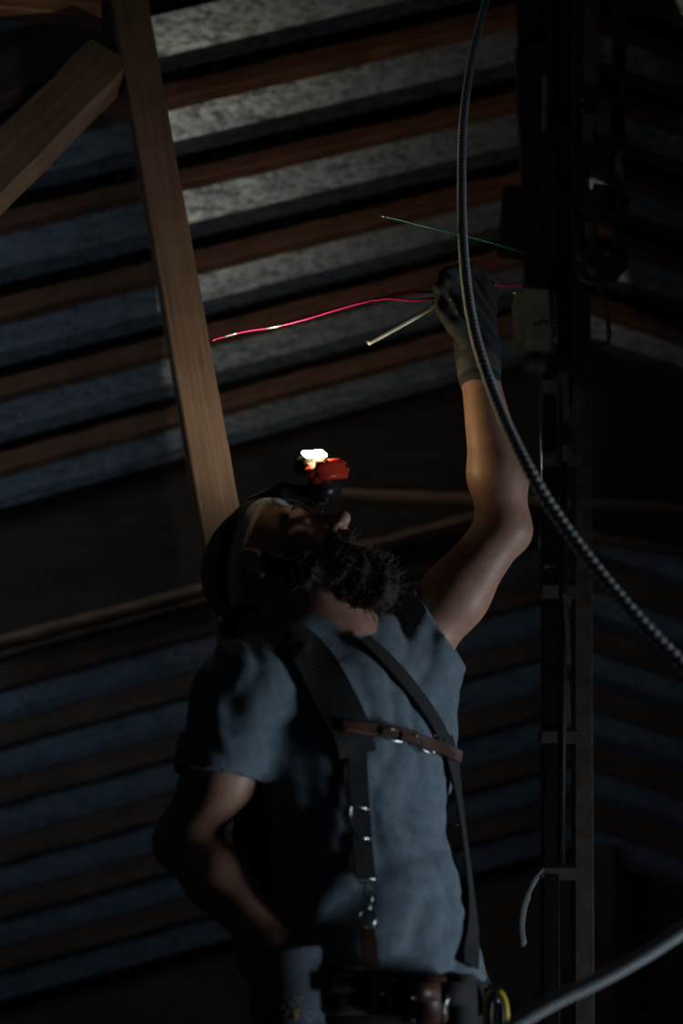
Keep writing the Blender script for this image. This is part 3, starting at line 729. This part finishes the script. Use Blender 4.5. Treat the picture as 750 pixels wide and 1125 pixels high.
# lower glove at the hip
G2 = SDF((-.20, 1.78, .80), (.10, 2.18, 1.14), .0035)
w2 = wrR; pm = at(318, 1115, 1.93)
G2.cone(at(312, 1048, 1.96), at(315, 1100, 1.965), .050, .046, .0); G2.cut(at(312, 1044, 1.97), Vector((-.1, 0, 1)))
G2.cone(at(315, 1100, 1.965), at(322, 1160, 1.965), .045, .040, .02)
for i, (dx, L) in enumerate(((-26, 62), (-8, 70), (10, 66), (26, 54))):
    a = at(322+dx, 1168, 1.94); b = at(326+dx, 1168+L*.5, 1.93); c = at(334+dx, 1168+L, 1.945)
    finger(G2, [a, b, c], .0125, .010)
finger(G2, [at(345, 1130, 1.95), at(366, 1160, 1.94), at(372, 1185, 1.95)], .016, .011)
g2 = G2.build('work_glove', M['glove_grey'], person, 1, label='blue-grey glove with a small yellow and white print')
# printed marks on the back of the glove
def hit(bvh, px, py):
    d = ray(px, py); r = bvh.ray_cast(Vector((0, 0, CAMZ)), d)
    return (r[0], r[1]) if r[0] is not None else (None, None)
def bvh_of(objs):
    vs = []; fs = []
    for o in objs:
        m_ = mworld(o); n = len(vs); vs += [m_ @ v.co for v in o.data.vertices]; fs += [tuple(i+n for i in p.vertices) for p in o.data.polygons]
    return BVHTree.FromPolygons(vs, fs)
bg2 = bvh_of([g2]); mk = MB(); my = MB()
def mark(mb, x0, y0, x1, y1, r=.0009):
    P = []
    for k in range(5):
        p, n = hit(bg2, x0+(x1-x0)*k/4, y0+(y1-y0)*k/4)
        if p is None: return
        P.append(p+n*.0008)
    mb.tube(P, r, 5)
for (x0, y0, x1, y1) in ((318, 1101, 322, 1105), (322, 1105, 326, 1100), (328, 1101, 329, 1106), (332, 1104, 337, 1103), (314, 1110, 318, 1110), (313, 1114, 319, 1112), (330, 1110, 335, 1109), (336, 1112, 340, 1110), (331, 1115, 337, 1115), (334, 1119, 340, 1121), (309, 1106, 313, 1108), (322, 1096, 326, 1096), (329, 1096, 334, 1097)): mark(mk, x0, y0, x1, y1)
for (x0, y0, x1, y1) in ((321, 1108, 327, 1119), (327, 1107, 322, 1119), (321, 1113, 328, 1113), (324, 1108, 324, 1120)): mark(my, x0, y0, x1, y1, .0014)
mk.build('printed_mark', M['print_pale'], g2); my.build('printed_mark', M['print_yellow'], g2)
# ================================================================== TOOL BELT WITH BRACES
belt = empty('tool_belt', pelvis); tag(belt, 'black and brown leather tool belt with shoulder braces worn over the t-shirt', 'tool belt')
BV = bvh_of([shirt])
def ribbon(name, pts, wid, mat, off=.003, th=.003, parent=belt, **pr):
    """strap that follows the cloth: pixel path dropped on the shirt, swept as a flat band"""
    P = []; N = []
    for (px, py) in [(p.x, p.y) for p in catmull([Vector((x, y, 0)) for x, y in pts], 8)]:
        p, n = hit(BV, px, py)
        if p is None: continue
        if n.y > 0 and n.dot(ray(px, py)) > 0: n = -n
        P.append(p); N.append(n)
    for _ in range(14):
        P = [P[0]]+[(P[i-1]+P[i]*2+P[i+1])/4 for i in range(1, len(P)-1)]+[P[-1]]
        N = [N[0]]+[((N[i-1]+N[i]*2+N[i+1])/4).normalized() for i in range(1, len(N)-1)]+[N[-1]]
    vs = []; n = len(P); fs = []
    for i in range(n):
        t = (P[min(i+1, n-1)]-P[max(i-1, 0)]).normalized(); s = t.cross(N[i]).normalized(); q = P[i]+N[i]*off
        for (a, b) in ((-.5, 0), (-.46, th), (.46, th), (.5, 0)): vs.append(q+s*wid*a+N[i]*b)
    for i in range(n-1):
        for k in range(4): fs.append((i*4+k, i*4+(k+1) % 4, (i+1)*4+(k+1) % 4, (i+1)*4+k))
    fs += [(3, 2, 1, 0), tuple((n-1)*4+k for k in range(4))]
    o = obj(name, vs, fs, M[mat], parent, False, **pr); return o, P, N
K = SDF(neckb-Vector((.26, .25, .14)), neckb+Vector((.2, .2, .12)), .004)
K.chain([at(262, 668, 2.20), at(268, 690, 2.12), at(296, 706, 2.045), at(332, 718, 2.0)], [.030, .032, .032, .024], .02)
K.disp(lambda X, Y, Z: .001*np.sin(120*X+100*Z))
K.build('shoulder_pad', M['strap'], belt, 1)
ribbon('brace_strap', [(318, 705), (334, 716), (352, 740), (368, 770), (382, 800), (390, 830)], .062, 'strap', .006, .006)
ribbon('brace_strap', [(388, 800), (391, 850), (394, 900), (399, 965)], .030, 'strap', .008, .004)
ribbon('brace_strap', [(398, 706), (425, 730), (452, 762), (473, 792), (488, 822)], .026, 'strap', .006, .004)
ribbon('brace_strap', [(487, 812), (495, 850), (501, 900), (508, 950), (513, 1000), (514, 1040), (513, 1062)], .028, 'strap', .006, .004)
ribbon('chest_strap', [(374, 801), (395, 802), (420, 805), (450, 812), (475, 824), (496, 830)], .019, 'leather', .013, .004)
ribbon('chest_strap_edge', [(376, 805.5), (395, 807), (412, 809)], .002, 'leather_edge', .0165, .002)
ribbon('brace_strap', [(403, 1022), (405, 1050), (408, 1066)], .022, 'leather', .008, .004)
def wirering(pts, r, name, mat='bright_steel', off=.023):
    P = []
    for x, y in pts:
        p, n = hit(BV, x, y)
        if p is None: p, n = hit(BV, 400, y)
        P.append(p-ray(x, y)*off)
    MB().tube(P, r, 8).build(name, M[mat], belt, True)
wirering([(406, 890), (388, 884), (385, 887), (384, 900), (390, 917), (394, 920), (408, 922)], .0019, 'buckle')
wirering([(422, 799), (421, 804), (422, 811), (440, 815), (442, 808), (441, 803), (430, 801), (422, 799)], .0019, 'buckle')
wirering([(462, 814), (478, 818), (480, 826), (473, 829), (463, 822), (462, 814)], .0017, 'buckle')
wirering([(473, 822), (478, 828), (483, 826), (480, 820)], .0014, 'buckle')
wirering([(393, 964), (411, 966), (410, 971), (395, 969), (393, 964)], .0015, 'snap_hook')
wirering([(403, 970), (400, 978), (402, 986), (406, 992), (405, 999), (402, 1001)], .0022, 'snap_hook')
wirering([(406, 975), (409, 984), (407, 994)], .0013, 'snap_hook')
wirering([(403+9*math.sin(a), 1009+10*math.cos(a)) for a in np.linspace(0, 6.3, 16)], .0018, 'ring')
for (x, y) in ((452, 806), (447, 812), (467, 812), (488, 829)):
    p, n = hit(BV, x, y); MB().lathe(p+n*.018, n, [(0, .002), (.002, .0018)], 8).build('rivet', M['bright_steel'], belt, True)
# studs along the right strap edge
def bright_stud(x, y, x2, y2):
    a = at(x, y, 2.16); b = at(x2, y2, 2.15); MB().tube([a, a.lerp(b, .5)+Vector((0, -.002, .001)), b], .0012, 6).build('buckle', M['bright_steel'], belt, True)
for q in ((501, 906, 508, 909), (509, 923, 512, 925), (506, 938, 510, 942), (518, 1002, 520, 1010), (521, 1027, 526, 1022), (516, 985, 519, 990)): bright_stud(*q)
# the belt itself, pouches
Bt = SDF((-.20, 1.85, .90), (.36, 2.42, 1.10), .005)
Bt.ell(pelvis+Vector((0, 0, -.02)), (.180, .132, .14), Rt, 0); Bt.cut((0, 0, 1.078), (0, 0, 1)); Bt.cut((0, 0, 1.018), (0, 0, -1))
Bt.build('waist_belt', M['strap'], belt, 1)
bfv = Vector((.50, -.86, 0)).normalized(); bs = Vector((.86, .50, 0)).normalized()
RB = Matrix((bs, -bfv, Vector((0, 0, 1)))).transposed()
for (x, y, w_, h_, m_) in ((428, 1092, .052, .052, 'leather'), (465, 1098, .050, .060, 'leather'), (500, 1100, .045, .07, 'strap'), (376, 1088, .055, .06, 'strap')):
    po = MB().box(at(x, y, 1.97 if x < 480 else 2.00), (w_, .045, h_), RB, .08).build('pouch', M[m_], belt, True)
    MB().box(at(x, y-8, 1.94 if x < 480 else 1.97), (w_*.96, .008, h_*.4), RB, .1).build('flap', M[m_], po, True)
for (x, y, r) in ((453, 1096, .0022), (419, 1092, .0015), (487, 1111, .003), (453, 1121, .0022)):
    MB().lathe(at(x, y, 1.915), (0, -1, 0), [(0, r), (.002, r*.8), (.003, r*.3)], 10).build('rivet', M['bright_steel'], belt, True)
pl0 = at(493, 1092, 1.93); MB().tube([pl0, at(489, 1102, 1.93), at(486, 1113, 1.93), at(486, 1130, 1.94)], [.003, .0022, .0022, .002], 8).build('tool_stem', M['bright_steel'], belt, True)
# pliers with yellow grips at the belt
pz = empty('pliers', at(544, 1118, 2.05)); tag(pz, 'yellow and black handled pliers hanging at the right side of the tool belt', 'pliers')
for s, P in ((-1, [(541, 1089), (536, 1096), (534, 1108), (534, 1121), (537, 1140)]), (1, [(546, 1089), (552, 1096), (555, 1108), (555, 1121), (552, 1140)])):
    g = MB().tube(catmull([at(x, y, 2.05) for x, y in P], 5), [.003]+[.0052]*18+[.0045, .003], 10).build('handle', M['yellow'], pz, True)
    MB().tube(catmull([at(x+s*-4, y+2, 2.045) for x, y in P], 5), .0038, 8).build('grip_inlay', M['black_plastic'], g, True)
MB().box(at(544, 1112, 2.075), (.030, .02, .075), None, .3).build('holster', M['strap'], pz)
MB().tube([at(545, 1094, 2.04), at(547, 1103, 2.04)], .0014, 6).build('spring', M['bright_steel'], pz, True)
MB().lathe(at(544, 1150, 2.05), (0, -1, 0), [(-.006, .009), (.006, .009)], 14).build('pivot', M['bright_steel'], pz, True)
